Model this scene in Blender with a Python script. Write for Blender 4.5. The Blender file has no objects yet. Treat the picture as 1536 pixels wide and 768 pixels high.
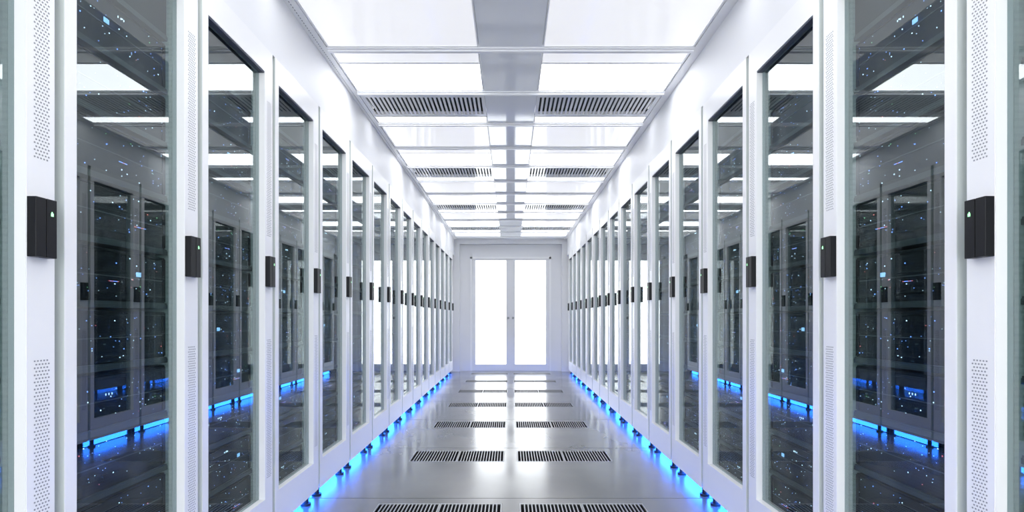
import bpy, bmesh, math, random
from mathutils import Vector, Matrix
random.seed(7)
C = bpy.context.scene.collection
SC = bpy.context.scene

# ---------------------------------------------------------------- camera, light, exposure
EYE = 1.00                     # camera height
F = 854.2                      # focal length in pixels of a 1536 px wide frame
cam_d = bpy.data.cameras.new('camera'); cam = bpy.data.objects.new('camera', cam_d); C.objects.link(cam)
cam_d.sensor_width = 36; cam_d.lens = F / 1536 * 36
cam_d.shift_x = 2 / 1536; cam_d.shift_y = 93 / 1536
cam_d.clip_start = 0.02
cam.location = (0, 0, EYE); cam.rotation_euler = (math.pi / 2, 0, 0)
SC.camera = cam

WORLD_STRENGTH = 1.05
world = bpy.data.worlds.new('world'); SC.world = world; world.use_nodes = True
bg = world.node_tree.nodes['Background']
bg.inputs[0].default_value = (0.95, 0.97, 1, 1); bg.inputs[1].default_value = WORLD_STRENGTH

LIGHT_E = 1.2                  # bright ceiling panels
TILE_GLOW_E = 0.13                 # glow added to plain ceiling tiles, which bounced light leaves too dark
BLUE_E = 5.2
vs = SC.view_settings
vs.view_transform = 'Standard'; vs.look = 'None'; vs.gamma = 1; vs.use_curve_mapping = False
vs.exposure = 2.2

# ---------------------------------------------------------------- materials
def mat(name, color, rough=0.5, metal=0.0, spec=0.5, coat=0.0):
    m = bpy.data.materials.new(name); m.use_nodes = True
    p = m.node_tree.nodes['Principled BSDF']
    p.inputs['Base Color'].default_value = (*color, 1)
    p.inputs['Roughness'].default_value = rough
    p.inputs['Metallic'].default_value = metal
    p.inputs['Specular IOR Level'].default_value = spec
    p.inputs['Coat Weight'].default_value = coat
    p.inputs['Coat Roughness'].default_value = 0.04
    return m
def noise_tint(m, color, amount=0.03, scale=6.0, rough=None, stretch=(1, 1, 1)):
    nt = m.node_tree; p = nt.nodes['Principled BSDF']
    tc = nt.nodes.new('ShaderNodeTexCoord'); mp = nt.nodes.new('ShaderNodeMapping'); mp.inputs['Scale'].default_value = stretch
    n = nt.nodes.new('ShaderNodeTexNoise'); n.inputs['Scale'].default_value = scale; n.inputs['Detail'].default_value = 5
    nt.links.new(tc.outputs['Object'], mp.inputs[0]); nt.links.new(mp.outputs[0], n.inputs['Vector'])
    r = nt.nodes.new('ShaderNodeMapRange'); r.inputs['To Min'].default_value = 1 - amount; r.inputs['To Max'].default_value = 1 + amount
    nt.links.new(n.outputs['Fac'], r.inputs['Value'])
    mx = nt.nodes.new('ShaderNodeVectorMath'); mx.operation = 'SCALE'; mx.inputs[0].default_value = color
    nt.links.new(r.outputs[0], mx.inputs['Scale']); nt.links.new(mx.outputs[0], p.inputs['Base Color'])
    if rough:
        q = nt.nodes.new('ShaderNodeMapRange'); q.inputs['From Min'].default_value = 0.3; q.inputs['From Max'].default_value = 0.7
        q.inputs['To Min'].default_value = rough[0]; q.inputs['To Max'].default_value = rough[1]
        nt.links.new(n.outputs['Fac'], q.inputs['Value']); nt.links.new(q.outputs[0], p.inputs['Roughness'])
    return m
def emis(name, color, strength, base=(0.8, 0.8, 0.8), rough=0.5):
    m = mat(name, base, rough)
    p = m.node_tree.nodes['Principled BSDF']
    p.inputs['Emission Color'].default_value = (*color, 1); p.inputs['Emission Strength'].default_value = strength
    return m
def glass_mat(name, tint, ior, rough=0.0):
    m = bpy.data.materials.new(name); m.use_nodes = True; nt = m.node_tree; nt.nodes.clear()
    out = nt.nodes.new('ShaderNodeOutputMaterial'); tr = nt.nodes.new('ShaderNodeBsdfTransparent')
    gl = nt.nodes.new('ShaderNodeBsdfGlossy'); mx = nt.nodes.new('ShaderNodeMixShader'); fr = nt.nodes.new('ShaderNodeFresnel')
    geo = nt.nodes.new('ShaderNodeNewGeometry'); sub = nt.nodes.new('ShaderNodeMath'); mul = nt.nodes.new('ShaderNodeMath')
    tr.inputs[0].default_value = (*tint, 1); gl.inputs['Roughness'].default_value = rough
    gl.inputs['Color'].default_value = (0.90, 0.96, 0.97, 1)
    fr.inputs[0].default_value = ior
    sub.operation = 'SUBTRACT'; sub.inputs[0].default_value = 1; nt.links.new(geo.outputs['Backfacing'], sub.inputs[1])
    mul.operation = 'MULTIPLY'; nt.links.new(fr.outputs[0], mul.inputs[0]); nt.links.new(sub.outputs[0], mul.inputs[1])
    nt.links.new(mul.outputs[0], mx.inputs[0]); nt.links.new(tr.outputs[0], mx.inputs[1]); nt.links.new(gl.outputs[0], mx.inputs[2])
    nt.links.new(mx.outputs[0], out.inputs[0])
    return m
def ribbed(name, base, lines, per_m, rough=0.4, metal=0.0):
    m = mat(name, base, rough, metal); nt = m.node_tree; p = nt.nodes['Principled BSDF']
    tc = nt.nodes.new('ShaderNodeTexCoord'); sp = nt.nodes.new('ShaderNodeSeparateXYZ'); nt.links.new(tc.outputs['Object'], sp.inputs[0])
    a = nt.nodes.new('ShaderNodeMath'); a.operation = 'MULTIPLY'; a.inputs[1].default_value = per_m; nt.links.new(sp.outputs['Z'], a.inputs[0])
    f = nt.nodes.new('ShaderNodeMath'); f.operation = 'FRACT'; nt.links.new(a.outputs[0], f.inputs[0])
    g = nt.nodes.new('ShaderNodeMath'); g.operation = 'GREATER_THAN'; g.inputs[1].default_value = 0.6; nt.links.new(f.outputs[0], g.inputs[0])
    mx = nt.nodes.new('ShaderNodeMix'); mx.data_type = 'RGBA'; mx.inputs[6].default_value = (*base, 1); mx.inputs[7].default_value = (*lines, 1)
    nt.links.new(g.outputs[0], mx.inputs[0]); nt.links.new(mx.outputs[2], p.inputs['Base Color'])
    return m

WHITE = noise_tint(mat('white_powder_coat', (0.90, 0.905, 0.915), 0.32), (0.90, 0.905, 0.915), 0.012, 3)
SOFFIT = noise_tint(mat('glossy_white_panel', (0.86, 0.87, 0.89), 0.5, 0, 0.2), (0.86, 0.87, 0.89), 0.01, 2)
WALL = noise_tint(mat('wall_paint', (0.80, 0.805, 0.825), 0.45), (0.80, 0.805, 0.825), 0.012, 3)
CEIL = noise_tint(mat('glossy_white_ceiling', (0.90, 0.905, 0.92), 0.06), (0.90, 0.905, 0.92), 0.01, 2)
BAND = noise_tint(mat('grey_ceiling_band', (0.89, 0.91, 0.94), 0.06), (0.89, 0.91, 0.94), 0.01, 2)
RAILC = mat('ceiling_rail_metal', (0.90, 0.91, 0.93), 0.3, 0.0)
FLOOR = noise_tint(mat('floor_panel_metal', (0.36, 0.37, 0.38), 0.2, 0.35), (0.27, 0.27, 0.265), 0.34, 1.6, (0.12, 0.27), (1, 0.7, 1))
SEAM = mat('floor_seam', (0.05, 0.05, 0.055), 0.6)
GRILLE = noise_tint(mat('floor_grille_steel', (0.42, 0.43, 0.44), 0.4, 0.2), (0.42, 0.43, 0.44), 0.05, 8)
PIT = noise_tint(mat('dark_duct', (0.012, 0.013, 0.016), 0.7), (0.012, 0.013, 0.016), 0.2, 5)
VENTDARK = mat('vent_duct_green_grey', (0.02, 0.035, 0.035), 0.6)
INTER = ribbed('cabinet_inside_grey', (0.60, 0.64, 0.62), (0.54, 0.58, 0.56), 60, 0.45)
SHELF = noise_tint(mat('shelf_grey_steel', (0.12, 0.13, 0.13), 0.35, 0.3), (0.12, 0.13, 0.13), 0.03, 9)
SERVER = ribbed('server_bezel_black', (0.004, 0.0045, 0.006), (0.011, 0.012, 0.014), 110, 0.4)
BLACK = noise_tint(mat('black_plastic', (0.006, 0.0065, 0.008), 0.42, 0, 0.3), (0.009, 0.0095, 0.012), 0.06, 30)
SEAMG = mat('satin_edge', (0.12, 0.13, 0.13), 0.3)
GASKET = mat('dark_gasket', (0.055, 0.07, 0.11), 0.5)
HOLE = mat('perforation_dark', (0.30, 0.31, 0.33), 0.7)
RUBBER = mat('black_foot_rubber', (0.015, 0.018, 0.025), 0.5)
DARKPL = mat('under_cabinet_dark', (0.03, 0.035, 0.05), 0.5)
GLASS = glass_mat('cabinet_glass', (0.70, 0.77, 0.77), 2.2)
DGLASS = glass_mat('door_glass', (0.97, 0.98, 0.98), 1.5)
LAMP = emis('bright_diffuser', (0.97, 0.98, 1.0), LIGHT_E, rough=0.07)
TILE_GLOW = emis('tile_added_glow', (0.97, 0.97, 0.99), TILE_GLOW_E, (0.75, 0.75, 0.76), rough=0.07)
BLUE = emis('blue_light', (0.02, 0.17, 1.0), BLUE_E, (0.1, 0.2, 0.6))
LEDW = emis('led_ice', (0.55, 0.78, 1.0), 0.9)
LEDB = emis('led_blue', (0.10, 0.28, 1.0), 1.1)
LEDR = emis('led_red', (1.0, 0.05, 0.03), 0.6)
LEDG = emis('led_green', (0.08, 0.95, 0.18), 0.35)
SCREEN = emis('display_blue', (0.22, 0.52, 1.0), 0.45)
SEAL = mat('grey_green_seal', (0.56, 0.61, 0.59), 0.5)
SEALW = mat('pale_grey_seal', (0.86, 0.88, 0.88), 0.4)
KEYH = mat('lock_grey', (0.25, 0.26, 0.28), 0.35, 0.6)

# ---------------------------------------------------------------- helpers
class MB:
    def __init__(s): s.v = []; s.f = []; s.m = []; s.mats = []
    def mi(s, m):
        if m not in s.mats: s.mats.append(m)
        return s.mats.index(m)
    def box(s, x0, x1, y0, y1, z0, z1, m):
        if x0 > x1: x0, x1 = x1, x0
        b = len(s.v); i = s.mi(m)
        s.v += [(x0, y0, z0), (x1, y0, z0), (x1, y1, z0), (x0, y1, z0), (x0, y0, z1), (x1, y0, z1), (x1, y1, z1), (x0, y1, z1)]
        for f in ((3, 2, 1, 0), (4, 5, 6, 7), (0, 1, 5, 4), (1, 2, 6, 5), (2, 3, 7, 6), (3, 0, 4, 7)):
            s.f.append(tuple(b + k for k in f)); s.m.append(i)
    def cyl(s, c, r, h, m, axis='Z', n=16, r2=None):
        r2 = r if r2 is None else r2; b = len(s.v); i = s.mi(m)
        for q, rr in ((0, r), (h, r2)):
            for k in range(n):
                a = 2 * math.pi * k / n; u, w = rr * math.cos(a), rr * math.sin(a)
                p = {'Z': (u, w, q), 'X': (q, u, w), 'Y': (w, q, u)}[axis]
                s.v.append((c[0] + p[0], c[1] + p[1], c[2] + p[2]))
        for k in range(n):
            l = (k + 1) % n
            s.f.append((b + k, b + l, b + n + l, b + n + k)); s.m.append(i)
        s.f.append(tuple(b + k for k in reversed(range(n)))); s.m.append(i)
        s.f.append(tuple(b + n + k for k in range(n))); s.m.append(i)
    def mesh(s, name, bevel=0.0, off=(0, 0, 0)):
        me = bpy.data.meshes.new(name)
        me.from_pydata([(a - off[0], b - off[1], c - off[2]) for a, b, c in s.v], [], s.f)
        for m in s.mats: me.materials.append(m)
        for p, i in zip(me.polygons, s.m): p.material_index = i
        bm = bmesh.new(); bm.from_mesh(me)
        bmesh.ops.recalc_face_normals(bm, faces=bm.faces)
        if bevel: bmesh.ops.bevel(bm, geom=list(bm.edges), offset=bevel, segments=2, affect='EDGES', profile=0.5, clamp_overlap=True)
        bm.to_mesh(me); bm.free(); me.update()
        return me
def link(name, me, parent=None, loc=(0, 0, 0)):
    o = bpy.data.objects.new(name, me); C.objects.link(o); o.location = loc
    if parent: o.parent = parent
    return o
def struct(name, mb, bevel=0.0, parent=None, label=None):
    o = link(name, mb.mesh(name, bevel), parent)
    if not parent: o['kind'] = 'structure'
    if label: o['label'] = label
    return o
def tag(o, label, cat, group=None):
    o['label'] = label; o['category'] = cat
    if group: o['group'] = group
    return o
def thing(name, loc, label, cat, group=None):
    o = bpy.data.objects.new(name, None); C.objects.link(o); o.location = loc; o.empty_display_size = 0.1
    return tag(o, label, cat, group)
def copy_tree(o, loc, parent=None):
    c = o.copy(); C.objects.link(c)
    if parent: c.parent = parent
    else: c.location = loc
    for ch in list(o.children): copy_tree(ch, None, c)
    return c
ORD = ['first', 'second', 'third', 'fourth', 'fifth', 'sixth', 'seventh', 'eighth', 'ninth', 'tenth', 'eleventh',
       'twelfth', 'thirteenth', 'fourteenth', 'fifteenth', 'sixteenth']

# ---------------------------------------------------------------- dimensions (metres)
W = 1.05          # door front plane of the cabinets from the aisle's middle
TOP = EYE + 1.162 # cabinet top
CEI = EYE + 1.473 # ceiling
END = 10.62       # end wall
BACK = -2.6
P = 0.6
Y0 = 1.341        # start of cabinet number 0's door
GAP = 0.065       # height of the cabinet's bottom over the floor
KS = list(range(-1, 15))

# ---------------------------------------------------------------- floor with open grille pits
fl = MB(); fl.box(-1.98, 1.98, BACK, END + 0.45, -0.14, -0.10, PIT)
lines = [3.16 + 1.22 * j for j in range(-5, 7)] + [END + 0.45]
GX0, GX1 = 0.046, 0.711
prev = BACK
for y1 in lines:
    a, b = prev + 0.0035, y1 - 0.0035
    g1, g0 = y1 - 0.092, y1 - 0.413
    if 2.0 < y1 < END:
        fl.box(-1.98, 1.98, a, g0, -0.03, 0, FLOOR); fl.box(-1.98, 1.98, g1, b, -0.03, 0, FLOOR)
        fl.box(-1.98, -GX1, g0, g1, -0.03, 0, FLOOR); fl.box(GX1, 1.98, g0, g1, -0.03, 0, FLOOR); fl.box(-GX0, GX0, g0, g1, -0.03, 0, FLOOR)
        for s in (-1, 1):
            fl.box(s * GX0, s * GX1, g1 - 0.0025, g1, -0.10, -0.0045, PIT); fl.box(s * (GX1 - 0.0025), s * GX1, g0, g1 - 0.0025, -0.10, -0.0045, PIT)
            fl.box(s * GX0, s * (GX0 + 0.0025), g0, g1 - 0.0025, -0.10, -0.0045, PIT)
    else: fl.box(-1.98, 1.98, a, b, -0.03, 0, FLOOR)
    if y1 < END: fl.box(-1.98, 1.98, y1 - 0.0035, y1 + 0.0035, -0.03, -0.002, SEAM)
    prev = y1
struct('floor', fl)

# ---------------------------------------------------------------- ceiling slab, middle band, plain tiles
BARS = [3.12 + 0.6 * j for j in range(-9, 13)]
CX0, CX1 = 0.172, 0.997
ce = MB()
ce.box(-1.98, 1.98, BACK, END + 0.45, CEI + 0.07, CEI + 0.12, CEIL)
ce.box(-CX0, CX0, BACK, END + 0.1, CEI, CEI + 0.02, BAND)
bays = []
for j in range(-9, 13):
    y = 3.12 + 0.6 * j
    kind = {0: 'lamp', 1: 'vent', 2: 'panel'}[j % 3]
    if y + 0.6 > END: kind = 'plain'
    y1 = min(y + 0.6, END)
    if kind == 'vent':
        for s in (-1, 1):
            ce.box(s * CX0, s * CX1, y, y + 0.045, CEI, CEI + 0.02, CEIL); ce.box(s * CX0, s * CX1, y + 0.43, y + 0.44, CEI, CEI + 0.02, CEIL)
            ce.box(s * CX0, s * CX1, y + 0.045, y + 0.43, CEI + 0.055, CEI + 0.07, VENTDARK)
            ce.box(s * CX0, s * CX1, y + 0.4283, y + 0.43, CEI + 0.0035, CEI + 0.055, VENTDARK)
    elif kind == 'lamp':
        pass
    elif kind == 'plain':
        for s in (-1, 1): ce.box(s * CX0, s * CX1, y, y1, CEI, CEI + 0.02, CEIL)
    bays.append((j, y, kind))
struct('ceiling', ce)

# ---------------------------------------------------------------- walls
for s, n in ((-1, 'left'), (1, 'right')):
    w = MB(); w.box(s * 1.98, s * 2.06, BACK, END + 0.5, -0.14, CEI + 0.12, WALL); struct('wall_' + n, w)
RX, RZ = 0.954, EYE + 1.384        # recess around the door
w = MB()
w.box(-2.06, -RX, END, END + 0.14, -0.14, CEI + 0.12, WALL); w.box(RX, 2.06, END, END + 0.14, -0.14, CEI + 0.12, WALL)
w.box(-RX, RX, END, END + 0.14, RZ, CEI + 0.12, WALL)
DX, DZ = 0.76, EYE + 1.15
w.box(-RX, -DX, END + 0.12, END + 0.22, -0.14, RZ + 0.05, WALL); w.box(DX, RX, END + 0.12, END + 0.22, -0.14, RZ + 0.05, WALL)
w.box(-DX, DX, END + 0.12, END + 0.22, DZ, RZ + 0.05, WALL)
struct('wall_front', w, label='pale end wall with a shallow recess around the double doors')
# door frame and two glazed leaves
t = MB()
t.box(-DX, -DX + 0.035, END + 0.10, END + 0.20, 0.001, DZ, WHITE); t.box(DX - 0.035, DX, END + 0.10, END + 0.20, 0.001, DZ, WHITE)
t.box(-DX, DX, END + 0.10, END + 0.20, DZ - 0.035, DZ, WHITE)
t.box(-DX, -DX + 0.06, END + 0.172, END + 0.195, 0.001, DZ, WHITE); t.box(DX - 0.06, DX, END + 0.172, END + 0.195, 0.001, DZ, WHITE)
t.box(-DX, DX, END + 0.172, END + 0.195, DZ - 0.06, DZ, WHITE); t.box(-0.02, 0.02, END + 0.172, END + 0.195, 0.001, DZ, WHITE)
t.box(-DX, DX, END + 0.172, END + 0.195, 0.001, 0.02, WHITE)
struct('trim_1', t, 0, label='white frame around the double doors')
PX0, PX1, PZ0, PZ1 = 0.084, 0.664, EYE - 0.872, EYE + 1.086
for s, n in ((-1, 1), (1, 2)):
    d = MB(); y0, y1 = END + 0.125, END + 0.17; x0, x1 = 0.0006, DX - 0.0358
    d.box(s * x0, s * PX0, y0, y1, 0.0015, DZ - 0.0358, WALL); d.box(s * PX1, s * x1, y0, y1, 0.0015, DZ - 0.0358, WALL)
    d.box(s * PX0, s * PX1, y0, y1, 0.0015, PZ0, WALL); d.box(s * PX0, s * PX1, y0, y1, PZ1, DZ - 0.0358, WALL)
    do = struct('door_%d' % n, d, label='white door leaf with a tall bright glass pane, on the ' + ('left' if s < 0 else 'right'))
    g = MB(); g.box(s * PX0, s * PX1, y0 + 0.02, y0 + 0.028, PZ0, PZ1, DGLASS); struct('glass_pane', g, parent=do)
    g = MB(); g.cyl((s * 0.045, y0 - 0.012, EYE + 0.0), 0.022, 0.012, KEYH, 'Y'); g.cyl((s * 0.045, y0 - 0.05, EYE), 0.010, 0.04, KEYH, 'Y')
    g.cyl((s * 0.045, y0 - 0.06, EYE), 0.017, 0.012, KEYH, 'Y'); struct('door_knob', g, parent=do)

# upper panels between cabinet tops and ceiling, edge trims, cross rails
tn = 2
for s, n in ((-1, 'left'), (1, 'right')):
    b = MB(); b.box(s * 1.0515, s * 1.08, BACK, END, TOP + 0.0005, CEI + 0.07, SOFFIT)
    struct('trim_%d' % tn, b, label='glossy white upper panel above the %s cabinets' % n); tn += 1
    b = MB(); b.box(s * 1.001, s * 1.0512, BACK, END, CEI - 0.004, CEI + 0.02, WHITE)
    b.box(s * 0.9972, s * 1.001, BACK, END, CEI + 0.003, CEI + 0.02, RAILC)
    if s < 0:
        y = 0.6
        while y < 9.5:
            b.box(-1.032, -1.0285, y, y + 0.011, CEI - 0.0052, CEI - 0.003, HOLE); y += 0.024
    struct('trim_%d' % tn, b, label='narrow edge strip of the ceiling on the ' + n); tn += 1
for y in BARS:
    b = MB()
    b.box(-1.001, 1.001, y - 0.026, y + 0.026, CEI - 0.008, CEI, RAILC)
    b.box(-1.001, 1.001, y - 0.012, y + 0.012, CEI - 0.018, CEI - 0.008, RAILC)
    struct('trim_%d' % tn, b, 0.0015, label='metal cross rail of the ceiling grid'); tn += 1

# ---------------------------------------------------------------- ceiling lights, tiles with added glow, vents
side_name = {-1: 'left', 1: 'right'}
def ceil_lamp(s, y0, y1, m, diffuser, nm, label, cat, group):
    t = thing(nm, (s * (CX0 + CX1) / 2, (y0 + y1) / 2, CEI), label, cat, group)
    off = tuple(t.location)
    x0, x1 = CX0 + 0.002, CX1 - 0.002
    f = MB(); w_ = 0.008
    f.box(s * x0, s * x1, y0, y0 + w_, CEI - 0.002, CEI + 0.03, RAILC); f.box(s * x0, s * x1, y1 - w_, y1, CEI - 0.002, CEI + 0.03, RAILC)
    f.box(s * x0, s * (x0 + w_), y0 + w_, y1 - w_, CEI - 0.002, CEI + 0.03, RAILC); f.box(s * (x1 - w_), s * x1, y0 + w_, y1 - w_, CEI - 0.002, CEI + 0.03, RAILC)
    link('frame', f.mesh('frame', 0, off), t)
    d = MB(); d.box(s * (x0 + w_), s * (x1 - w_), y0 + w_, y1 - w_, CEI, CEI + 0.02, m)
    link(diffuser, d.mesh(diffuser, 0, off), t)
cnt = {'lamp': 0, 'vent': 0, 'panel': 0}; hid = {'lamp': 0, 'vent': 0, 'panel': 0}
for j, y, kind in bays:
    if kind == 'plain': continue
    seen = y > 1.8
    if seen: cnt[kind] += 1
    else: hid[kind] += 1
    o = ORD[cnt[kind] - 1] if seen else ORD[hid[kind] - 1]
    for s in (-1, 1):
        sd = side_name[s]
        pl = ('%s from the viewer, %s of grey band' % (o, sd)) if seen else 'out of frame %s of grey band, %s there' % (sd, o)
        if kind == 'lamp':
            ceil_lamp(s, y + 0.172, y + 0.572, LAMP, 'diffuser', 'ceiling_light', 'bright white ceiling light, ' + pl, 'ceiling light', 'bright ceiling lights')
            ceil_lamp(s, y + 0.028, y + 0.170, TILE_GLOW, 'diffuser', 'ceiling_tile', 'strip with added glow before ceiling light, ' + pl, 'ceiling panel', 'ceiling strips with added glow')  # plain tile strip, glow added so it matches the panels
        elif kind == 'panel':
            ceil_lamp(s, y + 0.028, y + 0.572, TILE_GLOW, 'diffuser', 'ceiling_tile', 'square ceiling panel with added glow, ' + pl, 'ceiling panel', 'ceiling panels with added glow')  # plain tile, its brightness added as emission
        else:
            y0, y1 = y + 0.047, y + 0.428
            t = thing('ceiling_vent', (s * (CX0 + CX1) / 2, (y0 + y1) / 2, CEI),
                      'slotted white ceiling vent, ' + pl, 'vent', 'slotted ceiling vents')
            off = tuple(t.location); f = MB()
            x0, x1 = CX0 + 0.002, CX1 - 0.002
            f.box(s * x0, s * x1, y0, y0 + 0.03, CEI - 0.003, CEI + 0.02, CEIL); f.box(s * x0, s * x1, y1 - 0.035, y1, CEI - 0.003, CEI + 0.02, CEIL)
            f.box(s * x0, s * (x0 + 0.022), y0 + 0.03, y1 - 0.035, CEI - 0.003, CEI + 0.02, CEIL); f.box(s * (x1 - 0.01), s * x1, y0 + 0.03, y1 - 0.035, CEI - 0.003, CEI + 0.02, CEIL)
            link('frame', f.mesh('frame', 0, off), t)
            sl = MB(); a = x0 + 0.022; n = 27; pitch = (x1 - 0.01 - a) / n
            for k in range(n):
                sl.box(s * (a + (k + 0.42) * pitch + 0.001), s * (a + (k + 1) * pitch), y0 + 0.03, y1 - 0.035, CEI - 0.002, CEI + 0.003, CEIL)
            link('slats', sl.mesh('slats', 0, off), t)
            ceil_lamp(s, y + 0.442, y + 0.572, LAMP, 'diffuser', 'added_glow_strip', 'added glowing strip behind the vent, ' + pl, 'ceiling light', 'glowing strips added beside the vents')  # white tile made to glow, added for more and evener light

# ---------------------------------------------------------------- floor grilles
def make_grille(s, y1):
    yb, ya = y1 - 0.093, y1 - 0.412
    cx, cy = s * (GX0 + GX1) / 2, (ya + yb) / 2
    t = thing('floor_grille', (cx, cy, 0.0), '', 'floor grille', 'slotted floor grilles along the aisle')
    off = (cx, cy, 0)
    mid = 0.378
    for q, (x0, x1) in enumerate(((GX0 + 0.001, mid - 0.001), (mid + 0.001, GX1 - 0.001))):
        p = MB(); e = 0.007
        p.box(s * x0, s * x1, ya, ya + e, -0.004, 0.001, GRILLE); p.box(s * x0, s * x1, yb - e, yb, -0.004, 0.001, GRILLE)
        p.box(s * x0, s * (x0 + e), ya + e, yb - e, -0.004, 0.001, GRILLE); p.box(s * (x1 - e), s * x1, ya + e, yb - e, -0.004, 0.001, GRILLE)
        n = 16; pitch = (x1 - x0 - 2 * e) / n
        for k in range(n):
            if k: p.box(s * (x0 + e + k * pitch - 0.0032), s * (x0 + e + k * pitch + 0.0032), ya + e, yb - e, -0.004, 0.001, GRILLE)
        link('grille_plate', p.mesh('grille_plate', 0, off), t)
    return t
gproto = {s: make_grille(s, 3.16) for s in (-1, 1)}
for s in (-1, 1):
    for i in range(7):
        y1 = 3.1 + 1.2 * i; g = gproto[s]
        if i: g = copy_tree(gproto[s], (g.location.x, g.location.y + 1.22 * i, 0))
        where = 'at the bottom edge of the photo' if i == 0 else ('%s row from the viewer' % ORD[i] if i < 6 else 'last row before the double doors')
        g['label'] = 'slotted metal floor grille %s of the aisle middle, %s' % (side_name[s], where)

# ---------------------------------------------------------------- server cabinets
ST0, OP1, D1 = 0.037, 0.494, 0.570      # narrow stile end, opening end, door end (from door start)
OZ0, OZ1 = EYE - 0.777, EYE + 1.054
DT, DB = TOP, GAP + 0.0
SH = [EYE + 0.038 + 0.172 * n for n in range(-5, 6)]     # shelf heights
FACE = W + 0.062
def cabinet_proto(s):
    t = thing('server_cabinet', (s * W, Y0, 0), '', 'server cabinet', 'white server cabinets along the aisle')
    X = lambda x: s * (x - W)           # x measured from the aisle's middle
    bx = lambda mb, x0, x1, y0, y1, z0, z1, m: mb.box(X(x0), X(x1), y0, y1, z0, z1, m)
    # body
    b = MB(); ya, yb = -0.0145, 0.5845; fr, bk = W + 0.0405, W + 0.84
    bx(b, fr, bk, ya, ya + 0.02, GAP + 0.006, TOP, WHITE); bx(b, fr, bk, yb - 0.02, yb, GAP + 0.006, TOP, WHITE)
    bx(b, fr, bk, ya + 0.02, yb - 0.02, TOP - 0.03, TOP, WHITE); bx(b, fr, bk, ya + 0.02, yb - 0.02, GAP + 0.006, GAP + 0.03, WHITE)
    bx(b, bk - 0.01, bk, ya + 0.02, yb - 0.02, GAP + 0.03, TOP - 0.03, DARKPL)
    link('cabinet_body', b.mesh('cabinet_body'), t)
    # mounting rails and shelves
    for y0, y1 in ((ya + 0.02, 0.040), (OP1 - 0.002, yb - 0.02)):
        r = MB(); bx(r, fr + 0.001, fr + 0.4, y0, y1, GAP + 0.03, TOP - 0.03, INTER); link('mounting_rail', r.mesh('mounting_rail'), t)
    for z in SH:
        q = MB(); bx(q, FACE - 0.006, FACE + 0.45, 0.041, OP1 - 0.003, z - 0.009, z + 0.009, SHELF); bx(q, FACE - 0.008, FACE - 0.006, 0.041, OP1 - 0.003, z - 0.009, z + 0.004, SHELF)
        link('shelf', q.mesh('shelf'), t)
    q = MB(); bx(q, FACE - 0.004, FACE + 0.01, 0.041, OP1 - 0.003, SH[-1] + 0.010, TOP - 0.031, SERVER); link('blanking_panel', q.mesh('blanking_panel'), t)
    q = MB(); bx(q, FACE - 0.004, FACE + 0.03, 0.041, OP1 - 0.003, GAP + 0.05, SH[0] - 0.011, SHELF); link('kick_panel', q.mesh('kick_panel'), t)
    # door frame
    d = MB(); x0, x1 = W, W + 0.04
    bx(d, x0, x1, 0, ST0, DB, DT - 0.001, WHITE); bx(d, x0, x1, OP1, D1, DB, DT - 0.001, WHITE)
    bx(d, x0, x1, ST0, OP1, OZ1, DT - 0.001, WHITE); bx(d, x0, x1, ST0, OP1, DB, OZ0, WHITE)
    bm_me = d.mesh('door')
    do = link('door', bm_me, t)
    g = MB(); bx(g, W + 0.026, W + 0.032, ST0 + 0.0005, OP1 - 0.0005, OZ0 + 0.0005, OZ1 - 0.0005, GLASS); link('glass_pane', g.mesh('glass_pane'), do)
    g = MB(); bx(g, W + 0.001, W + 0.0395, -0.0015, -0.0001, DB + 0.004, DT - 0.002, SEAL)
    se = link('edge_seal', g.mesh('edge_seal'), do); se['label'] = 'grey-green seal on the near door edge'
    g = MB(); bx(g, W + 0.001, W + 0.0255, OP1 - 0.0016, OP1 - 0.0001, OZ0 + 0.001, OZ1 - 0.007, SEALW)
    se = link('glazing_seal', g.mesh('glazing_seal'), do); se['label'] = 'pale grey seal beside the glass'
    g = MB(); e = 0.006
    bx(g, W + 0.0035, W + 0.0255, ST0 + 0.0002, OP1 - 0.0002, OZ1 - e, OZ1 - 0.0002, GASKET)
    link('top_gasket', g.mesh('top_gasket'), do)
    for z0, z1, pos in ((EYE + 0.355, EYE + 0.940, 'upper'), (EYE - 0.69, EYE - 0.094, 'lower')):
        g = MB(); z = z0; r = 0
        while z < z1:
            for c in range(5):
                y = OP1 + 0.019 + c * 0.0085 + (0.00425 if r % 2 else 0)
                bx(g, W - 0.0003, W + 0.0008, y, y + 0.0042, z, z + 0.0035, HOLE)
            z += 0.0078; r += 1
        pv = link('perforated_vent', g.mesh('perforated_vent'), do); pv['label'] = pos + ' field of small dark vent holes in the door stile'
    # handle: two slabs with a groove, green light on the farther slab
    h = MB(); hy0, hy1 = OP1 + 0.0, OP1 + 0.057; hz0, hz1 = EYE + 0.134, EYE + 0.265
    bx(h, W - 0.021, W - 0.0002, hy0, hy0 + 0.0265, hz0, hz1, BLACK); bx(h, W - 0.017, W - 0.0002, hy0 + 0.0265, hy0 + 0.0295, hz0 + 0.001, hz1 - 0.001, SEAMG)
    bx(h, W - 0.021, W - 0.0002, hy0 + 0.0295, hy1, hz0, hz1, BLACK)
    ho = link('door_handle', h.mesh('door_handle', 0.0012), t); ho['label'] = 'black door handle with electronic lock'
    h = MB(); bx(h, W - 0.0222, W - 0.0208, hy0 + 0.040, hy0 + 0.046, EYE + 0.2275, EYE + 0.2345, LEDG); bx(h, W - 0.0221, W - 0.0208, hy0 + 0.0415, hy0 + 0.0435, EYE + 0.2345, EYE + 0.2375, LEDG)
    li = link('indicator_light', h.mesh('indicator_light'), ho); li['label'] = 'small green light'
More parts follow.
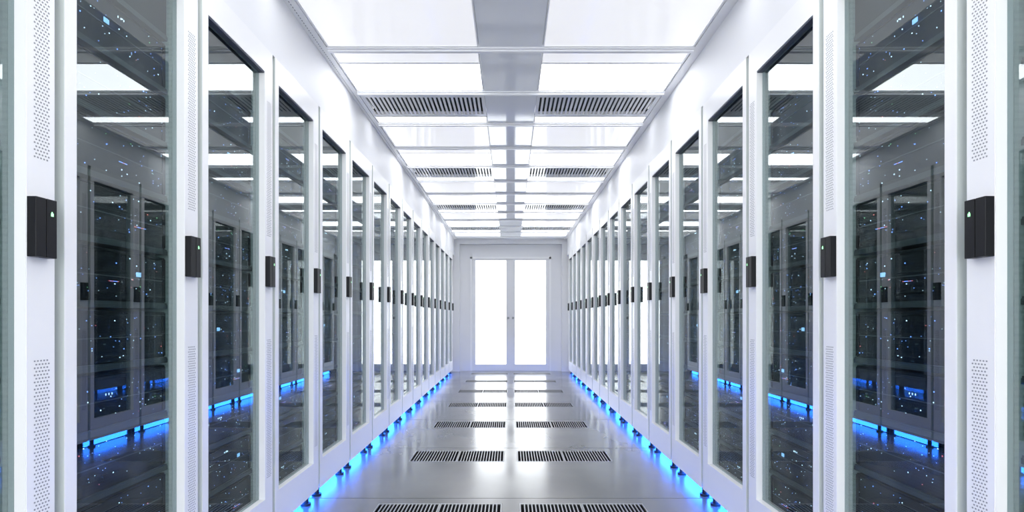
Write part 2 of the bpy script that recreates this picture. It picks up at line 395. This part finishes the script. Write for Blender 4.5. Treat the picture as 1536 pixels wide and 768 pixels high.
    # feet, light bar under the cabinet
    for yf in (0.07, 0.50):
        for xf in (W + 0.044, W + 0.76):
            f = MB(); f.cyl((X(xf), yf, 0.0), 0.026, 0.012, RUBBER, n=20); f.cyl((X(xf), yf, 0.012), 0.014, GAP - 0.006, RUBBER, n=12)
            link('foot', f.mesh('foot'), t)
    l = MB(); bx(l, W + 0.074, W + 0.080, 0.03, 0.54, 0.006, GAP + 0.004, BLUE); bx(l, W + 0.080, W + 0.095, 0.02, 0.55, 0.004, GAP + 0.005, DARKPL)
    lo = link('light_bar', l.mesh('light_bar'), t); lo['label'] = 'glowing blue light bar under the cabinet'
    return t

def led_mesh(s, seed, many):
    r = random.Random(seed); g = MB(); n = many
    def dot(y, z, w, h, m): g.box(s * -0.0012, s * 0.0004, y, y + w, z, z + h, m)
    for _ in range(n):
        m = r.choices([LEDW, LEDB, LEDR, LEDG], [5, 5, 1.0, 0.3])[0]; sz = r.choice([0.0013, 0.0018, 0.0018, 0.0028])
        dot(r.uniform(0.01, 0.43), r.uniform(0.01, 0.13), sz, sz * r.choice([0.8, 1]), m)
    z = r.uniform(0.02, 0.12); y = r.uniform(0.02, 0.3)
    if r.random() < 0.45:
        for k in range(r.randint(4, 9)): dot(y + k * 0.006, z, 0.0035, 0.0013, r.choice([LEDB, LEDR, LEDB]))
    if r.random() < 0.2:
        z = r.uniform(0.02, 0.12); y = r.uniform(0.02, 0.3)
        for k in range(r.randint(2, 4)): dot(y + k * 0.012, z, 0.0018, 0.005, LEDW)
    return g.mesh('status_lights')
def server_mesh(s, leds=None):
    b = MB(); y1 = OP1 - 0.044 - 0.006
    b.box(0, s * 0.42, 0.0, y1, 0.0, 0.144, SERVER)
    # raised ears and a bezel lip so the front is not one plane
    b.box(s * -0.003, 0, 0.0, 0.014, 0.004, 0.140, BLACK); b.box(s * -0.003, 0, y1 - 0.014, y1, 0.004, 0.140, BLACK)
    b.box(s * -0.004, 0, 0.014, y1 - 0.014, 0.136, 0.140, BLACK)
    b.box(s * -0.0015, 0, 0.014, y1 - 0.014, 0.068, 0.071, SEAMG)
    return b.mesh('chassis')
shared = {}
for s in (-1, 1):
    shared[s] = dict(ch=server_mesh(s), leds=[led_mesh(s, 100 + i, 38) for i in range(9)],
                     disp=None)
    d = MB(); d.box(s * -0.0016, s * 0.0004, 0, 0.020, 0, 0.013, SCREEN); shared[s]['disp'] = d.mesh('display')
DISP = {(-1, 6): 0.2, (0, 5): 0.306, (0, 9): 0.17, (1, 4): 0.17, (1, 8): 0.25, (1, 1): 0.33, (1, 3): 0.33, (2, 5): 0.2, (2, 2): 0.15, (3, 4): 0.2, (3, 7): 0.1, (4, 1): 0.25}
ROWN = ['lowest', 'second-lowest', 'third from the bottom', 'fourth from the bottom', 'fifth from the bottom', 'fifth from the top', 'fourth from the top', 'third from the top', 'second from the top', 'topmost']
def cab_where(k, s):
    sd = side_name[s]
    if k == -1: return 'cut by the %s edge of the photo' % sd
    if k == 14: return 'at far end of %s row by the double doors' % sd
    return '%s full one from the viewer in %s row' % (ORD[k], sd)
for s in (-1, 1):
    proto = cabinet_proto(s)
    for k in KS:
        c = proto if k == KS[0] else copy_tree(proto, (s * W, Y0 + P * k, 0))
        c.location = (s * W, Y0 + P * k, 0)
        c['label'] = 'white server cabinet with glass door, ' + cab_where(k, s)
    for k in KS[:-1]:
        for n in range(10):
            t = thing('rack_server', (s * FACE, Y0 + P * k + 0.044, SH[n] + 0.0095), '', 'server', 'black servers stacked in the cabinets')
            t['label'] = 'black server, %s in the %s-row cabinet %s' % (ROWN[n], side_name[s],
                'cut by the photo edge' if k == -1 else '%s from the viewer' % ORD[k])
            link('chassis', shared[s]['ch'], t)
            if k < 9:
                link('status_lights', shared[s]['leds'][(k * 3 + n * 5 + (k * n) % 4) % 9], t)
            if (k, n) in DISP:
                link('display', shared[s]['disp'], t, (0, DISP[(k, n)], 0.075))
# servers of the two farthest cabinets, a pixel or two wide each
b = MB()
for s in (-1, 1):
    for n in range(10):
        x, y, z = s * FACE, Y0 + P * 14 + 0.044, SH[n] + 0.0095
        b.box(x, x + s * 0.42, y, y + OP1 - 0.05, z, z + 0.144, SERVER)
        b.box(x - s * 0.003, x, y, y + 0.014, z + 0.004, z + 0.14, BLACK)
o = link('rack_servers', b.mesh('rack_servers')); o['kind'] = 'stuff'
tag(o, 'black servers in the farthest two cabinets beside the end wall', 'server', 'black servers stacked in the cabinets')
